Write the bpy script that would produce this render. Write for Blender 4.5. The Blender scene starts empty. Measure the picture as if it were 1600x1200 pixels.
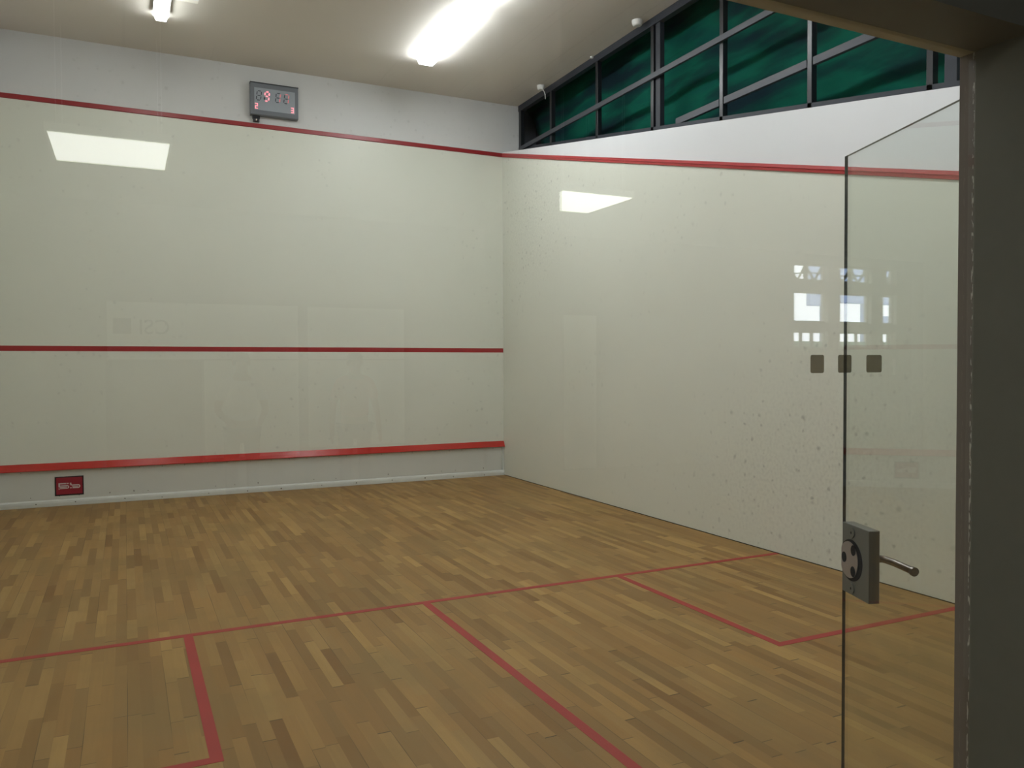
import bpy, bmesh, math, random
from mathutils import Vector, Matrix
random.seed(7)
S = bpy.context.scene
C = S.collection

# ------------------------------------------------------------------ camera
cam_d = bpy.data.cameras.new('camera')
cam = bpy.data.objects.new('camera', cam_d); C.objects.link(cam)
R_ = Vector((0.90090914, -0.43398853, -0.00408319)); U_ = Vector((0.01420816, 0.0200888, 0.99969724)); F_ = Vector((0.43377511, 0.9006944, -0.02426436))
m = Matrix.Identity(4)
for i in range(3):
    m[i][0] = R_[i]; m[i][1] = U_[i]; m[i][2] = -F_[i]
m[0][3], m[1][3], m[2][3] = 1.40471, -10.62638, 1.61403
cam.matrix_world = m
cam_d.sensor_width = 36; cam_d.sensor_fit = 'HORIZONTAL'; cam_d.lens = 1254.915 / 1600 * 36
cam_d.clip_start = 0.02; cam_d.clip_end = 200
S.camera = cam

# ------------------------------------------------------------------ world and exposure
w = bpy.data.worlds.new('world'); S.world = w; w.use_nodes = True
bg = w.node_tree.nodes['Background']
bg.inputs[0].default_value = (0.86, 0.93, 1.0, 1); bg.inputs[1].default_value = 7.0
S.view_settings.view_transform = 'Standard'; S.view_settings.look = 'None'
S.view_settings.exposure = 0.0; S.view_settings.gamma = 1.0
S.view_settings.use_curve_mapping = False
LAMP = 24.8          # radiance of the court's tube lights
PANEL = 7.0          # radiance of the hall's ceiling panels

# ------------------------------------------------------------------ dimensions (metres)
W = 6.383            # court width; right wall plane x = W, left wall x = 0
L = 9.80             # court depth; front wall y = 0, glass back wall y = -9.775
H = 5.385            # ceiling
GY = -9.775          # glass plane
HB = -19.5           # far wall of the hall behind the camera
HH = 3.55            # hall ceiling
def red_z(y): return 4.650 + 0.2535 * y            # sloping out line on the side walls
def top_z(y): return 4.690 + 0.1765 * y            # sloping top of the side walls

# ------------------------------------------------------------------ node helpers
def mat(name):
    m = bpy.data.materials.new(name); m.use_nodes = True
    nt = m.node_tree; return m, nt, nt.nodes['Principled BSDF']
def N(nt, t, **kw):
    n = nt.nodes.new(t)
    for k, v in kw.items():
        if k == 'ins':
            for a, b in v.items(): n.inputs[a].default_value = b
        else: setattr(n, k, v)
    return n
def math_(nt, op, a, b=None, c=None):
    n = N(nt, 'ShaderNodeMath', operation=op)
    for i, x in enumerate((a, b, c)):
        if x is None: continue
        if isinstance(x, (int, float)): n.inputs[i].default_value = x
        else: nt.links.new(x, n.inputs[i])
    return n.outputs[0]
def mixc(nt, f, a, b):
    n = N(nt, 'ShaderNodeMix', data_type='RGBA')
    for i, x in ((0, f), (6, a), (7, b)):
        if isinstance(x, (int, float)): n.inputs[i].default_value = x
        elif isinstance(x, tuple): n.inputs[i].default_value = (*x, 1)
        else: nt.links.new(x, n.inputs[i])
    return n.outputs[2]
def ramp(nt, fac, stops):
    n = N(nt, 'ShaderNodeValToRGB'); e = n.color_ramp.elements
    while len(e) < len(stops): e.new(0.5)
    for k, (p, c) in zip(e, stops): k.position = p; k.color = (*c, 1) if len(c) == 3 else c
    nt.links.new(fac, n.inputs[0]); return n.outputs[0]
def plain(name, col, rough=0.5, metal=0.0, spec=0.5, var=0.06, scale=9.0, bump=0.0):
    m, nt, b = mat(name)
    co = N(nt, 'ShaderNodeTexCoord').outputs['Object']
    no = N(nt, 'ShaderNodeTexNoise', ins={'Scale': scale, 'Detail': 5.0}); nt.links.new(co, no.inputs['Vector'])
    c = mixc(nt, no.outputs[0], tuple(x * (1 - var) for x in col), tuple(min(1, x * (1 + var)) for x in col))
    nt.links.new(c, b.inputs['Base Color'])
    b.inputs['Roughness'].default_value = rough; b.inputs['Metallic'].default_value = metal
    b.inputs['Specular IOR Level'].default_value = spec
    if bump:
        bp = N(nt, 'ShaderNodeBump', ins={'Strength': bump, 'Distance': 0.002}); nt.links.new(no.outputs[0], bp.inputs['Height']); nt.links.new(bp.outputs[0], b.inputs['Normal'])
    return m
def emit(name, col, st):
    m, nt, b = mat(name)
    b.inputs['Base Color'].default_value = (*[min(x, .8) for x in col], 1)
    b.inputs['Emission Color'].default_value = (*col, 1); b.inputs['Emission Strength'].default_value = st
    return m

def plaster(name, col, marks=1.0, axis='X', rough=0.42, dirty=None):
    """painted court plaster with the grey scuffs the ball leaves; dirty = (u, v, radius, amount) of denser patches"""
    m, nt, b = mat(name); lk = nt.links.new
    co = N(nt, 'ShaderNodeTexCoord').outputs['Object']
    sep = N(nt, 'ShaderNodeSeparateXYZ'); lk(co, sep.inputs[0])
    no = N(nt, 'ShaderNodeTexNoise', ins={'Scale': 1.3, 'Detail': 4.0}); lk(co, no.inputs['Vector'])
    base = mixc(nt, no.outputs[0], tuple(x * .97 for x in col), tuple(min(1, x * 1.03) for x in col))
    # scuffs: sparse cells, each a small stretched blot, edges broken by noise
    warp = N(nt, 'ShaderNodeTexNoise', ins={'Scale': 22.0, 'Detail': 3.0}); lk(co, warp.inputs['Vector'])
    vm = N(nt, 'ShaderNodeVectorMath', operation='MULTIPLY_ADD'); lk(warp.outputs[1], vm.inputs[0]); vm.inputs[1].default_value = (.05, .05, .05)
    flat = N(nt, 'ShaderNodeCombineXYZ'); lk(sep.outputs[{'X': 0, 'Y': 1}[axis]], flat.inputs[0]); lk(sep.outputs[2], flat.inputs[1]); lk(flat.outputs[0], vm.inputs[2])
    tot = None
    for sc, rad, keep, amt in ((5.0, .14, .25, .20), (9.0, .17, .30, .20)):
        vo = N(nt, 'ShaderNodeTexVoronoi', feature='F1', voronoi_dimensions='2D', ins={'Scale': sc}); lk(vm.outputs[0], vo.inputs['Vector'])
        hs = N(nt, 'ShaderNodeSeparateColor'); lk(vo.outputs['Color'], hs.inputs[0])
        gate = math_(nt, 'GREATER_THAN', hs.outputs[0], keep)
        r = math_(nt, 'MULTIPLY', hs.outputs[1], rad)
        blob = math_(nt, 'MULTIPLY', math_(nt, 'SUBTRACT', r, vo.outputs['Distance']), 9.0)
        blob = math_(nt, 'MINIMUM', math_(nt, 'MAXIMUM', blob, 0.0), 1.0)
        s = math_(nt, 'MULTIPLY', math_(nt, 'MULTIPLY', blob, gate), amt)
        tot = s if tot is None else math_(nt, 'MAXIMUM', tot, s)
    big = N(nt, 'ShaderNodeTexNoise', ins={'Scale': .55, 'Detail': 2.0}); lk(co, big.inputs['Vector'])
    dens = math_(nt, 'MULTIPLY', math_(nt, 'MAXIMUM', math_(nt, 'SUBTRACT', big.outputs[0], .33), 0.0), 3.0)
    haze = None
    for (u, v, rad, amt) in (dirty or ()):
        a = sep.outputs[{'X': 0, 'Y': 1}[axis]]
        d = math_(nt, 'SQRT', math_(nt, 'ADD', math_(nt, 'POWER', math_(nt, 'SUBTRACT', a, u), 2.0), math_(nt, 'POWER', math_(nt, 'SUBTRACT', sep.outputs[2], v), 2.0)))
        k = math_(nt, 'MULTIPLY', math_(nt, 'MAXIMUM', math_(nt, 'SUBTRACT', 1.0, math_(nt, 'DIVIDE', d, rad)), 0.0), amt)
        dens = math_(nt, 'ADD', dens, k)
        haze = k if haze is None else math_(nt, 'ADD', haze, k)
    fac = math_(nt, 'MINIMUM', math_(nt, 'MULTIPLY', math_(nt, 'MULTIPLY', tot, dens), marks), .6)
    if haze is not None:
        fine = N(nt, 'ShaderNodeTexNoise', ins={'Scale': 34.0, 'Detail': 3.0}); lk(co, fine.inputs['Vector'])
        hz = math_(nt, 'MULTIPLY', math_(nt, 'MULTIPLY', math_(nt, 'MAXIMUM', math_(nt, 'SUBTRACT', fine.outputs[0], .45), 0.0), haze), .55)
        fac = math_(nt, 'ADD', fac, hz)
    c = mixc(nt, fac, base, (.16, .16, .14))
    lk(c, b.inputs['Base Color'])
    b.inputs['Roughness'].default_value = rough; b.inputs['Specular IOR Level'].default_value = .35
    return m

def parquet():
    m, nt, b = mat('worn strip parquet'); lk = nt.links.new
    co = N(nt, 'ShaderNodeTexCoord').outputs['Object']
    sep = N(nt, 'ShaderNodeSeparateXYZ'); lk(co, sep.inputs[0]); X, Y = sep.outputs[0], sep.outputs[1]
    bw = .058
    xr = math_(nt, 'DIVIDE', X, bw); row = math_(nt, 'FLOOR', xr); fx = math_(nt, 'FRACT', xr)
    def wn(a, b_=None):
        n = N(nt, 'ShaderNodeTexWhiteNoise', noise_dimensions='3D'); cb = N(nt, 'ShaderNodeCombineXYZ')
        lk(a, cb.inputs[0])
        if b_ is not None: lk(b_, cb.inputs[1])
        lk(cb.outputs[0], n.inputs['Vector']); return n
    r0 = wn(row); sc = N(nt, 'ShaderNodeSeparateColor'); lk(r0.outputs[1], sc.inputs[0])
    ln = math_(nt, 'ADD', math_(nt, 'MULTIPLY', sc.outputs[0], .30), 1.0)
    yy = math_(nt, 'DIVIDE', math_(nt, 'ADD', Y, math_(nt, 'MULTIPLY', sc.outputs[1], 7.0)), ln)
    # stagger the ends unevenly along each row
    idx = math_(nt, 'FLOOR', yy); fy = math_(nt, 'FRACT', yy)
    shift = math_(nt, 'MULTIPLY', wn(row, idx).outputs[0], .36)
    split = math_(nt, 'GREATER_THAN', fy, math_(nt, 'ADD', shift, .32))
    cell = math_(nt, 'ADD', math_(nt, 'MULTIPLY', idx, 2.0), split)
    rnd = wn(row, cell); rs = N(nt, 'ShaderNodeSeparateColor'); lk(rnd.outputs[1], rs.inputs[0])
    tone = ramp(nt, rs.outputs[0], [(0, (0.200, 0.102, 0.030)), (.16, (0.244, 0.133, 0.040)), (.40, (0.292, 0.163, 0.052)), (.60, (0.324, 0.181, 0.056)), (.82, (0.352, 0.206, 0.067)), (1, (0.417, 0.255, 0.084))])
    tone2 = mixc(nt, math_(nt, 'MULTIPLY', rs.outputs[1], .45), tone, (0.272, 0.177, 0.067))
    # grain stretched along each strip
    mp = N(nt, 'ShaderNodeCombineXYZ'); lk(math_(nt, 'MULTIPLY', X, 60.0), mp.inputs[0]); lk(math_(nt, 'MULTIPLY', Y, 3.0), mp.inputs[1]); lk(math_(nt, 'MULTIPLY', rs.outputs[2], 40.0), mp.inputs[2])
    gr = N(nt, 'ShaderNodeTexNoise', ins={'Scale': 1.0, 'Detail': 4.0}); lk(mp.outputs[0], gr.inputs['Vector'])
    tone3 = mixc(nt, math_(nt, 'MULTIPLY', math_(nt, 'SUBTRACT', gr.outputs[0], .3), .45), tone2, (0.177, 0.096, 0.030))
    # greyish worn patches where the varnish has gone
    gp = N(nt, 'ShaderNodeTexNoise', ins={'Scale': 1.6, 'Detail': 5.0, 'Roughness': .6}); lk(co, gp.inputs['Vector'])
    worn = math_(nt, 'MINIMUM', math_(nt, 'MAXIMUM', math_(nt, 'MULTIPLY', math_(nt, 'SUBTRACT', gp.outputs[0], .48), 2.6), 0.0), .45)
    tone4 = mixc(nt, worn, tone3, (0.240, 0.161, 0.063))
    # dark joints: fine long seams (only some open) and short open ends
    fx3 = math_(nt, 'FRACT', math_(nt, 'DIVIDE', X, bw * 3)); sn = N(nt, 'ShaderNodeTexNoise', ins={'Scale': 1.1, 'Detail': 2.0}); lk(co, sn.inputs['Vector'])
    seam = math_(nt, 'LESS_THAN', fx3, math_(nt, 'MULTIPLY', math_(nt, 'MAXIMUM', math_(nt, 'SUBTRACT', sn.outputs[0], .36), 0.0), .052))
    d0 = math_(nt, 'ABSOLUTE', math_(nt, 'SUBTRACT', fy, math_(nt, 'ADD', shift, .32)))
    d = math_(nt, 'MINIMUM', d0, math_(nt, 'MINIMUM', fy, math_(nt, 'SUBTRACT', 1.0, fy)))
    endw = math_(nt, 'MULTIPLY', math_(nt, 'GREATER_THAN', wn(cell, row).outputs[0], .58), .0030)
    end = math_(nt, 'LESS_THAN', d, endw)
    gap = math_(nt, 'MAXIMUM', seam, end)
    col = mixc(nt, math_(nt, 'MULTIPLY', gap, .75), tone4, (.035, .026, .015))
    lk(col, b.inputs['Base Color'])
    rg = math_(nt, 'ADD', .40, math_(nt, 'MULTIPLY', gp.outputs[0], .22)); lk(rg, b.inputs['Roughness'])
    b.inputs['Specular IOR Level'].default_value = .20
    bp = N(nt, 'ShaderNodeBump', ins={'Strength': .25, 'Distance': .001}); lk(math_(nt, 'SUBTRACT', 1.0, gap), bp.inputs['Height']); lk(bp.outputs[0], b.inputs['Normal'])
    return m

def worn_red(name, col, rough=.45):
    m, nt, b = mat(name); lk = nt.links.new
    co = N(nt, 'ShaderNodeTexCoord').outputs['Object']
    a = N(nt, 'ShaderNodeTexNoise', ins={'Scale': 3.0, 'Detail': 6.0}); lk(co, a.inputs['Vector'])
    c = mixc(nt, a.outputs[0], tuple(x * .85 for x in col), tuple(x * 1.15 for x in col))
    f = N(nt, 'ShaderNodeTexNoise', ins={'Scale': 70.0, 'Detail': 3.0}); lk(co, f.inputs['Vector'])
    k = math_(nt, 'MULTIPLY', math_(nt, 'GREATER_THAN', f.outputs[0], .70), .35)
    c = mixc(nt, k, c, (.30, .16, .08))
    lk(c, b.inputs['Base Color']); b.inputs['Roughness'].default_value = rough
    return m

def glass(name, tint, ior=1.5):
    """thin window glass: clear with a Fresnel reflection on each face"""
    m = bpy.data.materials.new(name); m.use_nodes = True; nt = m.node_tree; nt.nodes.clear(); lk = nt.links.new
    out = N(nt, 'ShaderNodeOutputMaterial'); mx = N(nt, 'ShaderNodeMixShader')
    tr = N(nt, 'ShaderNodeBsdfTransparent'); tr.inputs[0].default_value = (*tint, 1)
    gl = N(nt, 'ShaderNodeBsdfGlossy', ins={'Roughness': 0.0}); gl.inputs[0].default_value = (1, 1, 1, 1)
    ge = N(nt, 'ShaderNodeNewGeometry')
    io = math_(nt, 'ADD', math_(nt, 'MULTIPLY', ge.outputs['Backfacing'], 1 / ior - ior), ior)
    fr = N(nt, 'ShaderNodeFresnel'); lk(io, fr.inputs['IOR'])
    # the second face is met at the refracted angle only in theory: both faces share one thin-glass value
    lk(fr.outputs[0], mx.inputs[0]); lk(tr.outputs[0], mx.inputs[1]); lk(gl.outputs[0], mx.inputs[2]); lk(mx.outputs[0], out.inputs[0])
    return m

# ------------------------------------------------------------------ materials
M = {}
M['cream_front'] = plaster('cream plaster front', (.715, .730, .640), 1.0, 'X', .36)
M['white_front'] = plaster('white paint above line', (.640, .645, .635), .9, 'X', .55)
M['cream_side'] = plaster('cream plaster side', (.730, .742, .655), 1.25, 'Y', .38, dirty=((-.9, 3.6, 1.6, 1.5), (-6.2, .8, 1.5, 1.2), (-5.0, .5, 1.2, .8)))
M['white_side'] = plaster('white band side', (.745, .755, .775), .5, 'Y', .5)
M['ceiling'] = plaster('taupe ceiling', (.730, .690, .630), .8, 'X', .8)
M['floor'] = parquet()
M['red_floor'] = worn_red('red floor paint', (.330, .032, .024), .65)
M['red_wall'] = worn_red('red wall line', (.340, .022, .024), .35)
M['red_strip'] = worn_red('red out strip', (.430, .045, .048), .28)
M['red_front_strip'] = worn_red('dark red out strip', (.300, .020, .024), .35)
M['red_tin'] = plain('glossy red tin rail', (.480, .026, .016), .20, 0, .5, .04)
M['tin_panel'] = plain('painted tin sheet', (.630, .640, .590), .40, 0, .4, .05, 3)
M['base_white'] = plain('white batten', (.640, .655, .610), .45, 0, .4, .08, 12)
M['mark'] = plain('dark scuff', (.10, .085, .06), .7)
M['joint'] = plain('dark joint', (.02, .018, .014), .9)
M['black_metal'] = plain('black painted steel', (.011, .012, .016), .30, 0, .5)
M['grey_metal'] = plain('dark grey painted steel', (.032, .036, .046), .45, 0, .3)
M['grey_bar'] = plain('slate grey bar', (.060, .064, .076), .45, .1, .4)
M['slate_lifted'] = plain('slate lightened for unlit corner', (.40, .43, .48), .8)  # slate colour lightened to make up for missing light in the first bay
M['slate'] = plain('slate cladding', (.050, .056, .068), .8)
M['white_plastic'] = plain('white plastic', (.72, .72, .69), .4)
M['lamp'] = emit('lit prismatic diffuser', (.93, .97, 1.0), LAMP)
M['lamp_weak'] = emit('aged prismatic diffuser', (.95, .98, .96), LAMP * .78)
M['lamp_end'] = emit('clear diffuser end', (.93, .97, 1.0), 1.1)
M['lamp_body'] = plain('white lamp body', (.75, .76, .76), .4)
M['panel'] = emit('lit ceiling panel', (.98, 1.0, .93), PANEL)
M['sb_case'] = plain('grey scoreboard case', (.165, .180, .200), .45, .1, .4)
M['sb_top'] = plain('dark scoreboard top', (.035, .038, .042), .5)
M['sb_screen'] = plain('grey filter screen', (.330, .365, .400), .30)
M['seg_off'] = plain('unlit segment', (.045, .050, .070), .5)
M['seg_on'] = emit('lit red segment', (1.0, .25, .30), 1.5)
M['seg_dim'] = emit('dim red segment', (.85, .20, .22), .38)
M['sign_red'] = plain('crimson sign face', (.300, .014, .030), .4)
M['sign_black'] = plain('black sign border', (.006, .004, .006), .5)
M['sign_white'] = plain('pale sign letters', (.620, .540, .520), .5)
M['glass_pane'] = glass('clear back wall glass', (.985, .992, .986))
M['glass_door'] = glass('greenish door glass', (.945, .965, .950))
M['glass_window'] = glass('high window glass', (.93, .96, .95))
M['glass_edge'] = plain('polished glass edge', (.030, .045, .055), .12, 0, .8)
M['lock_grey'] = plain('satin grey lock case', (.185, .190, .172), .45, .15, .4, .05)
M['chrome'] = plain('worn chrome', (.42, .38, .36), .22, .9, .5)
M['brushed'] = plain('brushed steel disc', (.40, .36, .34), .45, .4, .5)
M['steel_dark'] = plain('dark steel', (.16, .14, .13), .25, .9, .5)
M['hole'] = plain('black opening', (.004, .004, .005), .8)
def smoked():
    m, nt, b = mat('smoked film sticker'); lk = nt.links.new
    b.inputs['Base Color'].default_value = (.13, .12, .10, 1); b.inputs['Roughness'].default_value = .3
    tr = N(nt, 'ShaderNodeBsdfTransparent'); tr.inputs[0].default_value = (.68, .64, .56, 1)
    mx = N(nt, 'ShaderNodeMixShader'); mx.inputs[0].default_value = .30
    out = nt.nodes['Material Output']; lk(tr.outputs[0], mx.inputs[1]); lk(b.outputs[0], mx.inputs[2]); lk(mx.outputs[0], out.inputs[0])
    return m
M['sticker'] = smoked()
M['hall_wall'] = plain('hall wall paint', (.30, .30, .27), .8)
M['hall_white'] = plain('hall white board', (.82, .83, .80), .6)
M['hall_ceiling'] = plain('hall ceiling', (.20, .19, .16), .9)
M['hall_floor'] = plain('hall floor tiles', (.16, .155, .14), .5)
M['hall_dark'] = plain('dark doorway panel', (.05, .045, .04), .8)
def frosted(name, col):
    m, nt, b = mat(name); lk = nt.links.new
    t = N(nt, 'ShaderNodeBsdfTranslucent'); t.inputs[0].default_value = (*col, 1); d = N(nt, 'ShaderNodeBsdfDiffuse'); d.inputs[0].default_value = (*col, 1)
    ad = N(nt, 'ShaderNodeMixShader'); ad.inputs[0].default_value = .3; lk(t.outputs[0], ad.inputs[1]); lk(d.outputs[0], ad.inputs[2]); lk(ad.outputs[0], nt.nodes['Material Output'].inputs[0]); return m
M['frost'] = frosted('frosted film', (.52, .62, .55)); M['frost_dense'] = frosted('dense frosted film', (.17, .20, .19))
M['skin'] = plain('skin', (.42, .25, .17), .6)
M['hair'] = plain('dark hair', (.03, .022, .018), .7)
M['shirt_pink'] = plain('salmon shirt', (.72, .25, .17), .9)
M['shirt_white'] = plain('white shirt', (.62, .63, .66), .9)
M['trousers'] = plain('dark trousers', (.04, .045, .06), .9)
M['facade_blue'] = plain('bluish facade', (.36, .45, .66), .9)
M['facade_white'] = plain('white facade', (.8, .8, .8), .9)
M['earth'] = plain('outdoor paving', (.28, .28, .27), .9)

def frame_paint():
    m, nt, b = mat('grey brown frame paint'); lk = nt.links.new
    co = N(nt, 'ShaderNodeTexCoord').outputs['Object']
    no = N(nt, 'ShaderNodeTexNoise', ins={'Scale': 40.0, 'Detail': 5.0}); lk(co, no.inputs['Vector'])
    c = mixc(nt, no.outputs[0], (.215, .208, .172), (.235, .226, .186)); lk(c, b.inputs['Base Color'])
    b.inputs['Roughness'].default_value = .5; b.inputs['Specular IOR Level'].default_value = .3
    return m
M['frame'] = frame_paint()
def bead_paint():
    """same paint chipped off in dashes along the outer arris of the glazing bead"""
    m, nt, b = mat('chipped glazing bead'); lk = nt.links.new
    co = N(nt, 'ShaderNodeTexCoord').outputs['Object']; sep = N(nt, 'ShaderNodeSeparateXYZ'); lk(co, sep.inputs[0])
    band = math_(nt, 'LESS_THAN', math_(nt, 'ABSOLUTE', math_(nt, 'SUBTRACT', sep.outputs[1], -9.7770)), .0022)
    mp = N(nt, 'ShaderNodeCombineXYZ'); lk(math_(nt, 'MULTIPLY', sep.outputs[2], 60.0), mp.inputs[0]); lk(math_(nt, 'MULTIPLY', sep.outputs[1], 300.0), mp.inputs[1])
    no = N(nt, 'ShaderNodeTexNoise', ins={'Scale': 1.0, 'Detail': 4.0}); lk(mp.outputs[0], no.inputs['Vector'])
    lo = N(nt, 'ShaderNodeTexNoise', ins={'Scale': 2.2}); lk(co, lo.inputs['Vector'])
    th = math_(nt, 'GREATER_THAN', math_(nt, 'ADD', no.outputs[0], math_(nt, 'MULTIPLY', lo.outputs[0], .6)), .84)
    k = math_(nt, 'MULTIPLY', band, th)
    c = mixc(nt, k, (.20, .165, .140), (.60, .57, .50)); lk(c, b.inputs['Base Color']); b.inputs['Roughness'].default_value = .6
    return m
M['bead'] = bead_paint()
M['beam_lip'] = plain('beige beam lip', (.46, .42, .30), .6)

def netting():
    m, nt, b = mat('green shade netting'); lk = nt.links.new
    co = N(nt, 'ShaderNodeTexCoord').outputs['Object']
    rt = N(nt, 'ShaderNodeMapping'); lk(co, rt.inputs['Vector']); rt.inputs['Rotation'].default_value = (math.radians(-33), 0, 0); rt.inputs['Scale'].default_value = (1, .55, 2.6)
    a = N(nt, 'ShaderNodeTexNoise', ins={'Scale': 1.15, 'Detail': 5.0, 'Roughness': .55}); lk(rt.outputs[0], a.inputs['Vector'])
    c = ramp(nt, a.outputs[0], [(.36, (.010, .024, .032)), (.46, (.008, .052, .044)), (.54, (.008, .100, .066)), (.62, (.008, .078, .062)), (.74, (.010, .030, .040))])
    lk(c, b.inputs['Base Color']); b.inputs['Roughness'].default_value = .9; b.inputs['Specular IOR Level'].default_value = .02
    return m
M['net'] = netting()

# ------------------------------------------------------------------ mesh helpers
class MB:
    def __init__(s): s.v = []; s.f = []; s.mi = []; s.mats = []
    def mat(s, m):
        if m not in s.mats: s.mats.append(m)
        return s.mats.index(m)
    def poly(s, pts, m):
        i = len(s.v); s.v += [tuple(p) for p in pts]; s.f.append(tuple(range(i, i + len(pts)))); s.mi.append(s.mat(m))
    def box(s, x0, x1, y0, y1, z0, z1, m, faces=None):
        P = [(x, y, z) for z in (z0, z1) for y in (y0, y1) for x in (x0, x1)]
        i = len(s.v); s.v += P
        for k, f in enumerate(((0, 2, 3, 1), (4, 5, 7, 6), (0, 1, 5, 4), (2, 6, 7, 3), (0, 4, 6, 2), (1, 3, 7, 5))):
            s.f.append(tuple(i + j for j in f)); s.mi.append(s.mat(m))
    def prism(s, prof, ax, a0, a1, m, cap=None, prof2=None):
        """extrude a 2-D profile along an axis; prof points are in the other two axes, in xyz order"""
        def P(q, a):
            q = list(q); q.insert(ax, a); return tuple(q)
        n = len(prof); i = len(s.v); s.v += [P(q, a0) for q in prof] + [P(q, a1) for q in (prof2 or prof)]
        for k in range(n):
            j = (k + 1) % n; s.f.append((i + k, i + j, i + n + j, i + n + k)); s.mi.append(s.mat(m))
        cm = s.mat(cap or m)
        s.f.append(tuple(i + k for k in range(n))[::-1]); s.mi.append(cm)
        s.f.append(tuple(i + n + k for k in range(n))); s.mi.append(cm)
    def tube(s, pts, r, m, n=12, radii=None):
        pts = [Vector(p) for p in pts]; i0 = len(s.v); k = s.mat(m)
        for a, p in enumerate(pts):
            t = (pts[min(a + 1, len(pts) - 1)] - pts[max(a - 1, 0)]).normalized()
            q = Vector((0, 0, 1)) if abs(t.z) < .9 else Vector((1, 0, 0))
            e1 = t.cross(q).normalized(); e2 = t.cross(e1)
            rr = radii[a] if radii else r
            for b_ in range(n):
                th = 2 * math.pi * b_ / n; s.v.append(tuple(p + rr * (math.cos(th) * e1 + math.sin(th) * e2)))
        for a in range(len(pts) - 1):
            for b_ in range(n):
                c = (b_ + 1) % n; s.f.append((i0 + a * n + b_, i0 + a * n + c, i0 + (a + 1) * n + c, i0 + (a + 1) * n + b_)); s.mi.append(k)
        s.f.append(tuple(i0 + b_ for b_ in range(n))[::-1]); s.mi.append(k)
        s.f.append(tuple(i0 + (len(pts) - 1) * n + b_ for b_ in range(n))); s.mi.append(k)
    def build(s, name, parent=None, bevel=0, smooth=False, xf=None, seg=2):
        me = bpy.data.meshes.new(name); me.from_pydata(s.v, [], s.f)
        for m_ in s.mats: me.materials.append(M[m_])
        me.polygons.foreach_set('material_index', s.mi)
        bm = bmesh.new(); bm.from_mesh(me)
        if bevel or smooth: bmesh.ops.remove_doubles(bm, verts=bm.verts, dist=1e-6)
        bmesh.ops.recalc_face_normals(bm, faces=bm.faces); bm.to_mesh(me); bm.free()
        o = bpy.data.objects.new(name, me); C.objects.link(o)
        if xf: me.transform(xf)
        if parent: o.parent = parent
        if bevel:
            b = o.modifiers.new('bevel', 'BEVEL'); b.width = bevel; b.segments = seg; b.limit_method = 'ANGLE'; b.angle_limit = math.radians(35)
        if smooth:
            for p in me.polygons: p.use_smooth = True
        return o
def tag(o, label=None, cat=None, group=None, kind=None):
    if label: o['label'] = label
    if cat: o['category'] = cat
    if group: o['group'] = group
    if kind: o['kind'] = kind
    return o
def empty(name, loc=(0, 0, 0)):
    o = bpy.data.objects.new(name, None); C.objects.link(o); o.location = loc; o.empty_display_size = .1; return o
def place(o, parent):
    """parent an object whose mesh is in world coordinates to an empty that stands elsewhere"""
    o.parent = parent; o.matrix_parent_inverse = Matrix.Translation(-Vector(parent.location)) if parent.type == 'EMPTY' else Matrix.Identity(4); return o
def struct(o, label, cat): return tag(o, label, cat, kind='structure')

# ------------------------------------------------------------------ court shell
b = MB(); b.box(-.3, W + .3, -9.95, .0, -.12, 0, 'floor'); floor = struct(b.build('floor'), 'worn light oak strip parquet floor of the squash court', 'floor')
b = MB(); b.box(-.4, 6.72, 0, .25, -.12, 4.65, 'cream_front'); b.box(-.4, 6.72, 0, .25, 4.65, H + .2, 'white_front')
wf = struct(b.build('wall_front'), 'glossy cream front wall of the court with a white band at its top', 'wall')
def side_wall(name, x0, x1, label):
    b = MB(); ys = (-9.83, 0)
    lo = [(ys[0], 0), (ys[1], 0), (ys[1], red_z(ys[1])), (ys[0], red_z(ys[0]))]
    hi = [(ys[0], red_z(ys[0])), (ys[1], red_z(ys[1])), (ys[1], top_z(ys[1])), (ys[0], top_z(ys[0]))]
    if x0 < 0: hi = [(ys[0], red_z(ys[0])), (ys[1], red_z(ys[1])), (ys[1], H), (ys[0], H)]
    b.prism(lo, 0, x0, x1, 'cream_side'); b.prism(hi, 0, x0, x1, 'white_side')
    return struct(b.build(name), label, 'wall')
wr = side_wall('wall_right', W, W + .22, 'cream right side wall marked by balls, white above its sloping red line')
wl = side_wall('wall_left', -.22, 0, 'cream left side wall of the court, out of view beside the front wall')
b = MB(); b.box(-.6, 6.74, -9.95, .25, H, H + 1.1, 'ceiling'); ce = struct(b.build('ceiling'), 'matt taupe ceiling over the squash court', 'ceiling')
# the dark joint at the foot of the right wall
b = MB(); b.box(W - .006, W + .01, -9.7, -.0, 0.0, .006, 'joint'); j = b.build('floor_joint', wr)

# floor lines (paint, half a millimetre proud)
def line(name, x0, x1, y0, y1, lab=None):
    b = MB(); b.box(x0, x1, y0, y1, .0002, .0012, 'red_floor'); o = b.build(name, floor)
    if lab: o['label'] = lab
YS, YB = 5.485, 7.167
line('short_line', 0.001, W - .006, -YS - .026, -YS + .026, 'red painted short line across the floor')
line('half_court_line', 3.218 - .026, 3.218 + .026, -9.72, -YS - .026, 'red painted half court line')
line('service_box_line', 4.771 - .026, 4.771 + .026, -YB - .026, -YS - .026); line('service_box_line', 4.771 + .026, W - .006, -YB - .026, -YB + .026)
line('service_box_line', 1.721 - .026, 1.721 + .026, -YB - .026, -YS - .026); line('service_box_line', 0.001, 1.721 - .026, -YB - .026, -YB + .026)

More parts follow.
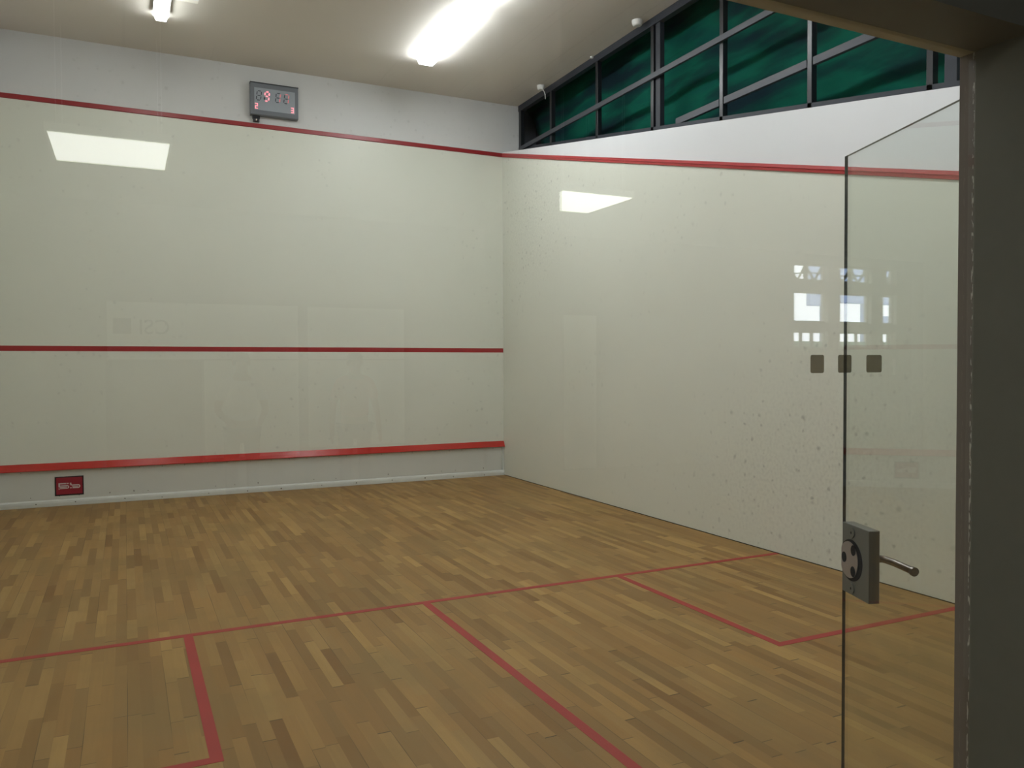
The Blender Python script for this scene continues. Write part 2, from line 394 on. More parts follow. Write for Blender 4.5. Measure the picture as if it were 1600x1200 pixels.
# front wall lines
b = MB(); b.box(0, W, -.0012, 0, 1.790, 1.850, 'red_wall'); o = b.build('service_line', wf); o['label'] = 'dark red service line on the front wall'
b = MB(); b.prism([(-.001, 4.620), (-.014, 4.626), (-.014, 4.672), (-.001, 4.680)], 0, 0, W - .001, 'red_front_strip'); o = b.build('out_line', wf); o['label'] = 'dark red raised out line on the front wall'
# side wall out lines: a raised strip with a ridge along its middle
for wall, xs, d in ((wr, W, -1), (wl, 0, 1)):
    b = MB(); q = []
    y0, y1 = -9.74, -.001
    prof = [(0, -.030), (.012, -.027), (.014, -.004), (.020, 0), (.014, .004), (.012, .027), (0, .030)]
    for y in (y0, y1): q.append([(xs + d * (a + .0008), y, red_z(y) + c) for a, c in prof])
    n = len(prof)
    for k in range(n - 1): b.poly([q[0][k], q[0][k + 1], q[1][k + 1], q[1][k]], 'red_strip')
    b.poly(q[0], 'red_strip'); b.poly(q[1][::-1], 'red_strip')
    o = b.build('out_line', wall); o['label'] = 'red raised out line sloping along the side wall'

# ------------------------------------------------------------------ tin
tin = empty('tin', (W / 2, -.02, 0)); tag(tin, 'tin across the foot of the front wall, glossy red rail over a pale sheet', 'tin')
b = MB(); b.prism([(-.001, .500), (-.012, .500), (-.050, .425), (-.050, .418), (-.001, .418)], 0, .001, W - .002, 'red_tin'); o = place(b.build('top_rail', bevel=.003), tin); o['label'] = 'glossy red sloped rail'
b = MB(); b.box(.002, 6.335, -.012, -.001, .078, .418, 'tin_panel'); o = place(b.build('sheet'), tin)
b = MB(); b.box(6.352, W - .002, -.020, -.001, .078, .418, 'tin_panel'); o = place(b.build('end_post'), tin)
b = MB()
for k in range(26):
    x = .12 + k * .245 + random.uniform(-.05, .05)
    if x < .6 or x > 1.0:
        b.tube([(x, -.012, .40 + random.uniform(-.006, .004)), (x, -.015, .40)], .0045, 'mark', 8)
    if random.random() < .5: b.tube([(x + .09, -.012, .11 + random.uniform(0, .02)), (x + .09, -.015, .11)], .0045, 'mark', 8)
o = place(b.build('rivets'), tin); o['kind'] = 'stuff'
b = MB(); b.prism([(-.0005, .0), (-.034, .0), (-.034, .040), (-.030, .062), (-.016, .076), (-.0005, .076)], 0, .002, W - .002, 'base_white')
bb = struct(b.build('baseboard_front', bevel=.002), 'white rounded batten along the foot of the front wall', 'baseboard')
for k in range(13):
    b = MB(); x = .42 + k * .47 + random.uniform(-.06, .06); r = random.choice((.0055, .007, .009))
    z = random.uniform(.022, .04); b.tube([(x, -.0335, z), (x, -.0352, z)], r, 'mark', 9); b.build('screw_head', bb)

# sponsor plate on the tin
sg = empty('sponsor_sign', (.80, -.0165, .12)); tag(sg, 'small crimson sign with black border and pale 5b logo under the tin rail', 'sign')
b = MB(); b.box(.655, .950, -.0165, -.0125, .117, .338, 'sign_black'); place(b.build('border'), sg)
b = MB(); b.box(.669, .937, -.0180, -.0166, .131, .325, 'sign_red'); place(b.build('face'), sg)
b = MB()
def ss(x0, x1, z0, z1): b.box(x0, x1 + .001, -.0192, -.0181, z0, z1, 'sign_white')
def arc(cx, cz, ro, ri, a0, a1, n=10):
    for k in range(n):
        t0 = math.radians(a0 + (a1 - a0) * k / n); t1 = math.radians(a0 + (a1 - a0) * (k + 1) / n)
        b.poly([(cx + ri * math.cos(t0), -.0191, cz + ri * math.sin(t0)), (cx + ro * math.cos(t0), -.0191, cz + ro * math.sin(t0)), (cx + ro * math.cos(t1), -.0191, cz + ro * math.sin(t1)), (cx + ri * math.cos(t1), -.0191, cz + ri * math.sin(t1))], 'sign_white')
# 5: top bar, stem, middle bar bending round to the bottom bar, detached squares
ss(.693, .772, .249, .262); ss(.780, .794, .249, .262); ss(.693, .705, .216, .249); ss(.705, .780, .225, .236); ss(.709, .780, .195, .207)
arc(.780, .2155, .0205, .0095, -90, 90); ss(.693, .704, .191, .203); ss(.705, .775, .211, .219)
# b: flag, upper bar bending round to the lower bar, detached square
ss(.808, .822, .244, .262); ss(.812, .826, .232, .248); ss(.826, .893, .228, .240); ss(.834, .893, .197, .209); arc(.893, .2185, .0215, .0100, -90, 90); ss(.810, .824, .197, .209); ss(.832, .890, .214, .222)
place(b.build('logo'), sg)

# ------------------------------------------------------------------ scoreboard
sb = empty('scoreboard', (3.17, -.05, 4.75)); tag(sb, 'grey digital scoreboard with glowing red figures above the red line on the front wall', 'scoreboard')
X0, X1, Z0, Z1, D = 2.865, 3.455, 4.765, 5.165, .085
b = MB(); b.prism([(-.002, Z0), (-D + .01, Z0), (-D, Z0 + .01), (-D, Z1 - .004), (-D + .004, Z1 - .004), (-.002, Z1 - .004)], 0, X0, X1, 'sb_case'); place(b.build('case', bevel=.003), sb)
b = MB(); b.box(X0 - .002, X1 + .002, -D - .006, -.002, Z1 - .004, Z1 + .006, 'sb_top'); place(b.build('top_cover'), sb)
b = MB(); b.box(X0 + .048, X1 - .042, -D - .002, -D + .002, Z0 + .062, Z1 - .062, 'sb_screen'); scr = place(b.build('screen'), sb)
SEG = {'0': 'abcdef', '1': 'bc', '2': 'abged', '3': 'abgcd', '7': 'abc', '8': 'abcdefg', '9': 'abcdfg', '6': 'acdefg'}
def digit(x, z, wd, ht, on, off, name, dim=False, th=.011, slant=.12):
    """one seven segment digit, lower left corner at (x, z)"""
    def seg(k, y, mt):
        h2 = ht / 2
        c = {'a': (0, ht, wd, ht), 'd': (0, 0, wd, 0), 'g': (0, h2, wd, h2), 'f': (0, h2, 0, ht), 'b': (wd, h2, wd, ht), 'e': (0, 0, 0, h2), 'c': (wd, 0, wd, h2)}[k]
        g = th * .55
        (xa, za, xb, zb) = c; t = th / 2
        if za == zb: P = [(xa + g, za), (xa + g + t, za + t), (xb - g - t, za + t), (xb - g, za), (xb - g - t, za - t), (xa + g + t, za - t)]
        else: P = [(xa, za + g), (xa + t, za + g + t), (xa + t, zb - g - t), (xa, zb - g), (xa - t, zb - g - t), (xa - t, za + g + t)]
        b.prism([(x + u + slant * v, z + v) for u, v in P], 1, y, y - .002, mt) if False else b.poly([(x + u + slant * v, y, z + v) for u, v in P], mt)
    b = MB()
    for k in 'abcdefg':
        if k in on: seg(k, -D - .0045, 'seg_dim' if dim else 'seg_on')
        elif off: seg(k, -D - .0040, 'seg_off')
    o = place(b.build(name), sb)
zt = 4.948
digit(2.935, zt, .052, .115, '', True, 'digit')
digit(3.032, zt, .052, .115, SEG['9'], True, 'digit', th=.017)
digit(3.168, zt, .052, .115, SEG['1'], True, 'digit', dim=True)
digit(3.272, zt, .052, .115, SEG['7'], True, 'digit', dim=True)
def small_digit(x, z, segs, wd=.034, ht=.068, t=.0085):
    b = MB(); h2 = ht / 2; y = -D - .0045
    for k in segs:
        xa, xb, za, zb = {'a': (0, wd, ht - t, ht), 'g': (0, wd, h2 - t / 2, h2 + t / 2), 'd': (0, wd, 0, t), 'f': (0, t, h2, ht), 'b': (wd - t, wd, h2, ht), 'e': (0, t, 0, h2), 'c': (wd - t, wd, 0, h2)}[k]
        b.poly([(x + xa, y, z + za), (x + xb, y, z + za), (x + xb, y, z + zb), (x + xa, y, z + zb)], 'seg_on'); y -= .0002
    place(b.build('game_digit'), sb)
small_digit(2.920, 4.838, SEG['2']); small_digit(3.362, 4.838, SEG['3'])
# clip with its light-coloured plug under the left end
br = empty('wall_bracket', (2.93, -.03, 4.70)); tag(br, 'small black bracket with a pale plug on the wall under the scoreboard', 'bracket')
b = MB(); b.box(2.895, 2.985, -.050, -.002, 4.728, 4.762, 'black_metal'); b.box(2.902, 2.918, -.048, -.004, 4.690, 4.730, 'black_metal'); b.box(2.962, 2.978, -.048, -.004, 4.690, 4.730, 'black_metal'); b.box(2.902, 2.978, -.012, -.004, 4.690, 4.730, 'black_metal')
place(b.build('clip', bevel=.002), br)
b = MB(); b.tube([(2.940, -.014, 4.712), (2.940, -.054, 4.712)], .010, 'sign_white', 10); place(b.build('plug'), br)

# ------------------------------------------------------------------ high window wall on the right (and its twin on the left)
GX = 6.666
def window_wall(name, gx, d, label):
    win = empty(name, (gx, -4.9, 3.0)); struct(win, label, 'window')
    ms = [-.060, -1.000, -2.175, -3.320, -4.450, -5.565, -6.690, -7.81, -8.93, -9.79]
    bot = lambda y: top_z(y) - .12
    for i, y in enumerate(ms):
        b = MB(); hw = .026 if i else .036
        b.box(gx - .03, gx + .03, y - hw, y + hw, bot(y), H, 'black_metal'); o = place(b.build('mullion', bevel=.004), win)
        if i in (3, 6):
            b = MB(); b.box(gx - .015, gx + .045, y - (.125 if i == 3 else .20), y - (.045 if i == 3 else .105), bot(y), H, 'grey_metal'); place(b.build('post', bevel=.004), win)
    # head rail under the ceiling, dark sill on the sloping wall top
    b = MB(); b.box(gx - .035, gx + .035, -9.8, -.02, H - .085, H - .001, 'grey_metal'); place(b.build('head_rail'), win)
    b = MB(); P = [(-9.8, top_z(-9.8) - .10), (-.02, top_z(-.02) - .10), (-.02, top_z(-.02) + .10), (-9.8, top_z(-9.8) + .10)]
    b.prism(P, 0, gx - .03, gx + .03, 'grey_metal'); place(b.build('sill_rail'), win)
    for z, ya, mt in ((4.742, -.10, 'grey_bar'), (4.150, -3.70, 'grey_bar')):
        if z > 4.5:
            b = MB(); b.box(gx - .062, gx - .031, -9.78, ya, z - .030, z + .030, mt); place(b.build('transom', bevel=.003), win)
        else:
            ed = [ya] + [y for y in ms if y < ya] 
            for k in range(len(ed) - 1):
                b = MB(); b.box(gx - .028, gx + .012, ed[k + 1] + .034, ed[k] - .034, z - .034, z + .034, mt); place(b.build('transom', bevel=.003), win)
    for i in range(len(ms) - 1):
        ya, yb = ms[i + 1], ms[i]
        pass
    return win
w1 = window_wall('window_1', GX, 1, 'high steel-framed windows between the right wall and the ceiling')
# green netting hung outside the glass, its corner curling away from the first bay
def NET_EDGE(z):
    P = [(6.4, .60), (5.60, .52), (5.485, .45), (5.34, .28), (5.19, .155), (5.06, .05), (4.97, -.01), (4.6, -.22), (2.6, -.6)]
    for (z1, y1), (z0, y0) in zip(P, P[1:]):
        if z >= z0: return y0 + (y1 - y0) * min(1, (z - z0) / (z1 - z0))
    return P[-1][1]
def net(name, x, label):
    b = MB(); top, bot_ = 6.35, 2.6
    nz = 48; rows = []
    for j_ in range(nz + 1):
        z = top + (bot_ - top) * j_ / nz; ye = NET_EDGE(z)
        r = []
        for i in range(61):
            y = ye + (-10.2 - ye) * i / 60
            r.append((x + .018 * math.sin(y * 5.1 + z) + .012 * math.sin(y * 2.3 - z * 4), y, z))
        rows.append(r)
    for a in range(nz):
        for i in range(60): b.poly([rows[a][i], rows[a][i + 1], rows[a + 1][i + 1], rows[a + 1][i]], 'net')
    o = b.build(name, smooth=True); so = o.modifiers.new('thick', 'SOLIDIFY'); so.thickness = .004
    return tag(o, label, 'netting')
net('shade_netting', 7.02, 'dark green shade netting hanging outside the high windows')
b = MB(); b.box(7.35, 7.45, -10.2, .9, 2.4, 6.5, 'slate'); b.box(6.60, 7.45, .8, .9, 2.3, 6.5, 'slate_lifted'); b.box(6.60, 6.72, .25, .8, 2.3, 6.5, 'slate_lifted'); b.box(6.74, 7.45, -10.2, .9, 6.4, 6.5, 'slate'); b.box(6.605, 7.45, -10.2, .9, 2.3, 2.4, 'slate'); b.box(6.62, 7.45, -10.3, -10.2, 2.3, 6.5, 'slate'); struct(b.build('wall_outer'), 'slate grey outer cladding behind the green netting, boxed in to keep sky light out', 'wall')  # unseen roof, floor and end boxes added to shut out sky light
# streaks of dried rain hanging on the fourth and fifth bays
for yy, z0, z1 in ((-4.75, 5.02, 4.80), (-5.20, 4.98, 4.86)):
    pass

# white junction boxes on the ceiling at the window head
def jbox(y, s, wire, label):
    t = empty('ceiling_box', (GX - .10, y, H)); tag(t, label, 'junction box')
    b = MB(); b.tube([(GX - .14, y, H - .001), (GX - .14, y, H - .020), (GX - .14, y, H - .052), (GX - .14, y, H - .062)], 1, 'white_plastic', 20, [s, s, s * .86, s * .6]); place(b.build('body', smooth=False), t)
    if wire:
        b = MB(); b.tube([(GX - .125, y - .02, H - .055), (GX - .118, y - .05, H - .09), (GX - .112, y - .07, H - .14), (GX - .112, y - .075, H - .20)], .005, 'white_plastic', 8); place(b.build('wire'), t)
jbox(-.93, .052, True, 'white junction box with a dangling wire end, at the second window mullion from the corner')
jbox(-3.20, .060, False, 'white round junction box at the fourth window mullion, nearest the camera')
b = MB(); b.tube([(GX - .05, -2.10, H - .001), (GX - .05, -2.10, H - .022)], .022, 'white_plastic', 12)
tag(b.build('ceiling_plug'), 'tiny white ceiling plug between the two junction boxes', 'ceiling plug')

# ------------------------------------------------------------------ court tube lights
def tube_light(x, y1, label, group, ln=1.58, mt='lamp'):
    t = empty('ceiling_light', (x, y1 - ln / 2, H)); tag(t, label, 'ceiling light', group)
    y0 = y1 - ln
    b = MB(); b.box(-.05, .05, -ln / 2 + .02, ln / 2 - .02, -.030, -.0005, 'lamp_body')
    if mt != 'lamp': b.box(-.080, .080, -ln / 2 + .06, ln / 2 - .06, -.052, -.0301, 'lamp_body')  # opaque pan added to shade the ceiling beside the left lamps
    b.build('body', t)
    # prismatic diffuser with tapering ends
    def ring(y, wt, wb, zb): return [(-wt, y, -.031), (wt, y, -.031), (wb, y, zb), (-wb, y, zb)]
    q = 1.0 if mt == 'lamp' else .6
    rs = [ring(-ln / 2, .052, .030, -.070), ring(-ln / 2 + .09, .125 * q, .085 * q, -.105), ring(ln / 2 - .09, .125 * q, .085 * q, -.105), ring(ln / 2, .052, .030, -.070)]
    b = MB()
    for a in range(3):
        for k in range(4): b.poly([rs[a][k], rs[a][(k + 1) % 4], rs[a + 1][(k + 1) % 4], rs[a + 1][k]], mt)
    b.build('diffuser', t)
    for a, s_ in ((0, -1), (3, 1)):
        r0 = rs[a]; r1 = [(p[0] * 1.06, p[1] + s_ * .012, p[2] * 1.03) for p in r0]
        b = MB(); b.poly(r0 if a == 0 else r0[::-1], 'lamp_end')
        for k in range(4): b.poly([r0[k], r0[(k + 1) % 4], r1[(k + 1) % 4], r1[k]], 'white_plastic')
        b.build('end_cap', t)
    return t
GRP = 'tube lights on the court ceiling'
for x, nm, mt in ((1.80, 'left', 'lamp_weak'), (4.77, 'right', 'lamp')):
    tube_light(x, -1.15, 'lit tube light nearest the front wall in the %s ceiling row' % nm, GRP, mt=mt)
    tube_light(x, -2.80, 'second lit tube light from the front wall in the %s ceiling row' % nm, GRP, mt=mt)
    tube_light(x, -5.70, 'lit tube light over the service boxes in the %s ceiling row' % nm, GRP, mt=mt)
    tube_light(x, -7.35, 'lit tube light closest to the glass back wall, %s ceiling row' % nm, GRP, mt=mt)

# ------------------------------------------------------------------ glass back wall with its frame
JX, JX2, JY = 2.640, 2.812, -9.873           # near left post: left face, right face, camera-side face
DX2 = 3.56
LZ = 2.112
def post(name, x0, x1, label):
    b = MB(); b.box(x0, x1, JY, -9.778, 0, LZ, 'frame'); b.box(x0, x1, -9.778, -9.752, 0, LZ, 'bead'); return struct(b.build(name), label, 'post')
post('trim_1', JX, JX2, 'grey brown painted post beside the glass door, its edge chipped')
post('trim_2', DX2, DX2 + .172, 'grey brown painted post on the far side of the doorway')
post('trim_3', 0, .08, 'grey brown painted post at the left end of the glass back wall')
post('trim_4', W - .08, W, 'grey brown painted post at the right end of the glass back wall')
b = MB(); b.box(0, W, JY, -9.778, LZ, LZ + .30, 'frame'); b.box(0, W, -9.778, -9.752, LZ, LZ + .30, 'beam_lip')
struct(b.build('trim_5'), 'grey brown beam over the glass wall with a beige inner lip', 'beam')
b = MB(); b.box(-.3, W + .3, -9.87, -9.76, LZ + .30, H + .1, 'white_side'); struct(b.build('wall_back'), 'white wall above the glass back wall', 'wall')
def pane(name, x0, x1, label):
    b = MB(); b.box(x0 + .002, x1 - .002, GY - .006, GY + .006, .004, LZ, 'glass_pane'); return struct(b.build(name), label, 'glass wall')
pane('window_2', .08, JX, 'clear fixed glass pane of the back wall, reflecting ceiling panels and windows')
pane('window_3', DX2 + .172, W - .08, 'clear fixed glass pane right of the doorway')
# three small square stickers on the fixed pane at eye level
for x0, x1, lab in ((2.283, 2.308, 'leftmost of three small dark square stickers on the glass pane'), (2.337, 2.363, 'middle of three small dark square stickers, at the edge of the glass door'), (2.395, 2.426, 'rightmost of three small dark square stickers, over the glass door')):
    b = MB(); n = []; r = .003; z0, z1 = 1.600, 1.626
    for cx, cz, a0 in ((x1 - r, z1 - r, 0), (x0 + r, z1 - r, 90), (x0 + r, z0 + r, 180), (x1 - r, z0 + r, 270)):
        for k in range(4): a = math.radians(a0 + 30 * k); n.append((cx + r * math.cos(a), cz + r * math.sin(a)))
    b.prism(n, 1, GY - .0075, GY - .0062, 'sticker'); tag(b.build('safety_sticker'), lab, 'sticker', 'square stickers on the glass pane')

# ------------------------------------------------------------------ the open glass door, hinged on the post
HX, HY, ANG = 2.775, -9.742, .3454              # hinge axis and direction of the open leaf, from +y towards +x
du = Vector((math.sin(ANG), math.cos(ANG), 0)); dn = Vector((-math.cos(ANG), math.sin(ANG), 0))   # along the leaf, towards the camera side
FREE = Vector((2.957, -9.236, 0)); wd = (FREE - Vector((HX, HY, 0))).dot(du)
XF = Matrix(((dn.x, du.x, 0, HX), (dn.y, du.y, 0, HY), (0, 0, 1, 0), (0, 0, 0, 1)))   # local x = outward from camera-side face, y = along the leaf, z up
door = empty('door_1', (HX, HY, 0)); struct(door, 'open frameless glass door with a grey lock case and lever handle', 'door')
door.matrix_world = XF
b = MB(); T = .008; DT = LZ - .006
b.poly([(0, .012, .012), (0, wd, .012), (0, wd, DT), (0, .012, DT)], 'glass_door'); b.poly([(-T, .012, .012), (-T, .012, DT), (-T, wd, DT), (-T, wd, .012)], 'glass_door')
for P in ([(0, wd, .012), (-T, wd, .012), (-T, wd, DT), (0, wd, DT)], [(0, .012, DT), (0, wd, DT), (-T, wd, DT), (-T, .012, DT)], [(0, .012, .012), (-T, .012, .012), (-T, wd, .012), (0, wd, .012)], [(0, .012, .012), (0, .012, DT), (-T, .012, DT), (-T, .012, .012)]):
    b.poly(P, 'glass_edge')
leaf = b.build('glass_leaf', door)
zc = 1.150; HHf = .083; ya = .420; yb = wd - .0005
# the case sits on the far face of the leaf and is seen through the glass
b = MB(); b.prism([(.0008, ya), (-.024, ya), (-.027, ya + .003), (-.027, yb), (.0008, yb)], 2, zc - HHf, zc + HHf, 'lock_grey'); lock = b.build('lock_case', door, bevel=.0015)
yc = .5033; zr = 1.149
def disc(x0, x1, yc_, zc_, ry, rz, mt, name, par, n=36, ylim=None):
    b = MB(); P = []
    for k in range(n):
        a = 2 * math.pi * k / n; y = yc_ + ry * math.cos(a)
        if ylim is not None: y = min(y, ylim)
        P.append((y, zc_ + rz * math.sin(a)))
    b.prism(P, 0, x0, x1, mt); return b.build(name, par)
disc(.0010, .0016, yc - .007, zr, .0500, .0490, 'hole', 'recess', lock, ylim=wd - .0005)
disc(.0017, .0036, yc, zr, .0400, .0430, 'brushed', 'rosette', lock, ylim=wd - .001)
for y_, z_ in ((yc - .021, zr + .026), (yc - .020, zr - .024), (yc + .020, zr + .002)):
    disc(.0037, .0042, y_, z_, .0105, .0125, 'hole', 'opening', lock, 18, ylim=wd - .001)
for dz in (.066, -.066):
    disc(.0009, .0034, .493, zr + dz, .0125, .0125, 'lock_grey', 'screw', lock, 24)
    disc(.0035, .0037, .493, zr + dz, .0030, .0035, 'hole', 'screw_socket', lock, 6)
# lever on the far side
b = MB(); x0 = -.0275; yl = yc - .004
b.tube([(x0, yl, zr), (x0 - .006, yl, zr)], .022, 'steel_dark', 24); b.tube([(x0 - .005, yl, zr), (x0 - .050, yl, zr)], .0085, 'steel_dark', 16)
pts = [(x0 - .044, yl + .006, zr), (x0 - .053, yl - .010, zr + .0005), (x0 - .057, yl - .040, zr + .0005), (x0 - .057, yl - .075, zr), (x0 - .058, yl - .112, zr - .001)]
b.tube(pts, .0085, 'steel_dark', 16); b.tube([(x0 - .058, yl - .110, zr - .001), (x0 - .058, yl - .117, zr - .0015)], .0105, 'chrome', 16)
lv = b.build('lever_handle', door, smooth=False); lv['label'] = 'shiny steel lever'
for zz in (.25, 1.86):
    b = MB(); b.box(-T - .012, -T - .0005, .014, .075, zz - .04, zz + .04, 'lock_grey'); b.box(.0005, .012, .014, .075, zz - .04, zz + .04, 'lock_grey'); b.tube([(-.005, .0, zz - .04), (-.005, .0, zz + .04)], .010, 'lock_grey', 12); b.build('hinge', door, bevel=.001)

# ------------------------------------------------------------------ the hall behind the camera, seen mirrored in the glass
SC = 1.6083
def hx(x): return 1.40471 + SC * (x - 1.40471)
def hz(z): return 1.61403 + SC * (z - 1.61403)
b = MB(); b.box(-3, 16.5, HB - .3, -9.95, -.12, 0, 'hall_floor'); struct(b.build('floor'), 'grey hall floor outside the court', 'floor')
b = MB(); b.box(-3, 16.5, HB - .3, -9.88, HH, HH + .15, 'hall_ceiling'); struct(b.build('ceiling'), 'dim hall ceiling outside the court', 'ceiling')
b = MB(); b.box(-3.15, -3, HB, -9.88, 0, HH, 'hall_wall'); struct(b.build('wall_hall_left'), 'hall end wall on the left', 'wall')
b = MB(); b.box(16.5, 16.65, HB, -9.88, 0, HH, 'hall_wall'); struct(b.build('wall_hall_right'), 'hall end wall on the right', 'wall')
b = MB(); b.box(W + .3, 16.5, -9.95, -9.85, 0, HH, 'hall_wall'); b.box(-3, -.3, -9.95, -9.85, 0, HH, 'hall_wall'); struct(b.build('wall_hall_front'), 'hall wall continuing beside the court', 'wall')
# far wall with real openings
xw = [(7.994, 8.503), (8.689, 9.190), (9.380, 9.606)]
rows = [(2.530, 2.714), (2.066, 2.408), (1.780, 1.970), (1.472, 1.668)]
xs = sorted({-3, 16.5, *[hx(a) for p in xw for a in p]}); zs = sorted({0, HH, *[hz(a) for p in rows for a in p]})
b = MB()
for i in range(len(xs) - 1):
    for k in range(len(zs) - 1):
        xm, zm = (xs[i] + xs[i + 1]) / 2, (zs[k] + zs[k + 1]) / 2
        if any(hx(a) < xm < hx(c) for a, c in xw) and any(hz(a) < zm < hz(c) for a, c in rows): continue
        b.box(xs[i], xs[i + 1], HB - .18, HB, zs[k], zs[k + 1], 'hall_wall')
struct(b.build('wall_hall_back'), 'far wall of the hall with a grid of windows', 'wall')
n_ = 4
for a, c in xw:
    for r_i, (z0, z1) in enumerate(rows):
        wn_ = empty('window_%d' % n_, (hx((a + c) / 2), HB, hz(z0))); n_ += 1; struct(wn_, 'hall window mirrored in the glass pane', 'window')
        X0_, X1_, Z0_, Z1_ = hx(a), hx(c), hz(z0), hz(z1)
        b = MB(); f = .03
        b.box(X0_, X1_, HB - .12, HB - .08, Z0_, Z0_ + f, 'hall_wall'); b.box(X0_, X1_, HB - .12, HB - .08, Z1_ - f, Z1_, 'hall_wall'); b.box(X0_, X0_ + f, HB - .12, HB - .08, Z0_, Z1_, 'hall_wall'); b.box(X1_ - f, X1_, HB - .12, HB - .08, Z0_, Z1_, 'hall_wall')
        place(b.build('window_frame'), wn_)
        if r_i == 0:
            b = MB(); q = (X1_ - X0_) / 4
            for k in range(4):
                xa = X0_ + q * k; s_ = 1 if k % 2 else -1
                b.tube([(xa, HB - .14, Z0_ if s_ > 0 else Z1_), (xa + q, HB - .14, Z1_ if s_ > 0 else Z0_)], .022, 'hall_wall', 6)
            b.tube([(X0_, HB - .14, Z0_ + .12), (X1_, HB - .14, Z0_ + .16)], .012, 'hall_wall', 6); b.tube([((X0_ + X1_) / 2, HB - .14, Z0_), ((X0_ + X1_) / 2, HB - .14, Z1_)], .05, 'hall_wall', 6)
            place(b.build('truss_bars'), wn_)
        if r_i == 2:
            b = MB(); k = 1; x = 8.155 - 7.994
            while a + x * k < c - .03:
                cx = hx(a + x * k); b.box(cx - .022, cx + .022, HB - .13, HB - .08, Z0_, Z1_, 'hall_wall'); k += 1
            place(b.build('glazing_bars'), wn_)
        if r_i >= 2:
            b = MB(); zt_ = Z0_ + (Z1_ - Z0_) * (.42 if r_i == 2 else 1); b.box(X0_ + f, X1_ - f, HB - .105, HB - .10, Z0_ + f, zt_, 'frost' if r_i == 2 else 'frost_dense'); place(b.build('frosted_film'), wn_)
# boards, signs, doorway and doors on the far wall
def board(name, x0, x1, z0, z1, mt, lab, cat, dy=.03):
    b = MB(); b.box(hx(x0), hx(x1), HB + .002, HB + dy, hz(z0), hz(z1), mt); return tag(b.build(name), lab, cat)
bd = board('notice_board', 1.29, 2.66, 1.665, 2.087, 'hall_white', 'wide pale board with dark lettering on the hall far wall', 'board')
board('notice_board', 2.74, 3.545, 1.665, 2.085, 'hall_white', 'narrower pale board on the hall far wall, right of the lettered one', 'board')
board('wall_panel', 1.95, 2.66, .90, 1.655, 'hall_white', 'pale lower panel beneath the lettered board', 'panel')
board('wall_panel', 2.74, 3.545, .95, 1.655, 'hall_white', 'pale lower panel beneath the narrower board', 'panel')
board('dark_screen', 1.275, 1.93, .86, 1.655, 'hall_dark', 'dark panel at the left of the pale lower panels', 'screen', .05)
board('white_door', 5.107, 5.457, .62, 2.074, 'hall_white', 'tall pale door leaf on the hall far wall', 'door')
def text(s, x, z, size, par, lab):
    cu = bpy.data.curves.new('lettering', 'FONT'); cu.body = s; cu.size = size; cu.extrude = .002; cu.materials.append(M['hall_dark'])
    o = bpy.data.objects.new('lettering', cu); C.objects.link(o); o.rotation_euler = (math.pi / 2, 0, math.pi); o.location = (x, HB + .034, z); bpy.context.view_layer.update()
    me = bpy.data.meshes.new_from_object(o); o2 = bpy.data.objects.new('lettering', me); C.objects.link(o2); o2.matrix_world = o.matrix_world.copy(); o2.parent = par; bpy.data.objects.remove(o); return o2
text('CSI', hx(1.715), hz(1.852), .25, bd, '')
b = MB(); b.box(hx(1.33), hx(1.45), HB + .031, HB + .034, hz(1.852), hz(1.966), 'hall_dark'); b.build('emblem_block', bd)

def led_panel(x, y, label):
    t = empty('ceiling_panel', (x, y, 2.8)); tag(t, label, 'ceiling panel', 'square light panels in the hall')
    b = MB(); b.box(-.285, .285, -.305, .305, 0, .004, 'panel'); b.build('diffuser', t)
    b = MB(); b.box(-.30, .30, -.32, .32, .005, .05, 'lamp_body'); b.build('housing', t)
    b = MB()
    for sx in (-.25, .25):
        for sy in (-.25, .25): b.tube([(sx, sy, .05), (sx, sy, HH - 2.8)], .003, 'lamp_body', 6)
    b.build('suspension_wires', t)
led_panel(1.352, -13.94, 'square light panel mirrored in the glass at upper left')
led_panel(1.352, -11.45, 'unseen square light panel added near the glass wall to brighten the post')  # extra panel out of view, added to light the door post
led_panel(4.410, -14.07, 'square light panel mirrored in the glass at upper centre, cut by the added column')
# unseen column, added so its edge cuts the second panel's reflection
b = MB(); b.box(2.98, 3.293, -12.5, -12.3, 0, HH, 'hall_wall'); struct(b.build('added_column'), 'pale hall column', 'column')

# outdoors beyond the hall windows
b = MB(); b.box(-20, 60, -80, HB - .4, -.6, -.4, 'earth'); struct(b.build('ground'), 'paving outside the hall windows', 'ground')
b = MB(); b.box(25.35, 26.4, -32.2, -32, 3.85, 9, 'facade_blue'); b.box(26.4, 31.5, -32.2, -32, 4.0, 9, 'facade_blue'); b.box(26.05, 26.4, -32.2, -32, 2.2, 3.85, 'facade_blue'); b.box(28.3, 28.9, -32.2, -32, 2.2, 4.0, 'facade_blue'); b.box(23.5, 28.3, -32.4, -32.2, 2.9, 3.28, 'facade_blue'); b.box(28.9, 31.5, -32.4, -32.2, 2.9, 3.55, 'facade_blue')
tag(b.build('outside_building'), 'bluish building outside the hall windows, seen in the reflection', 'building')

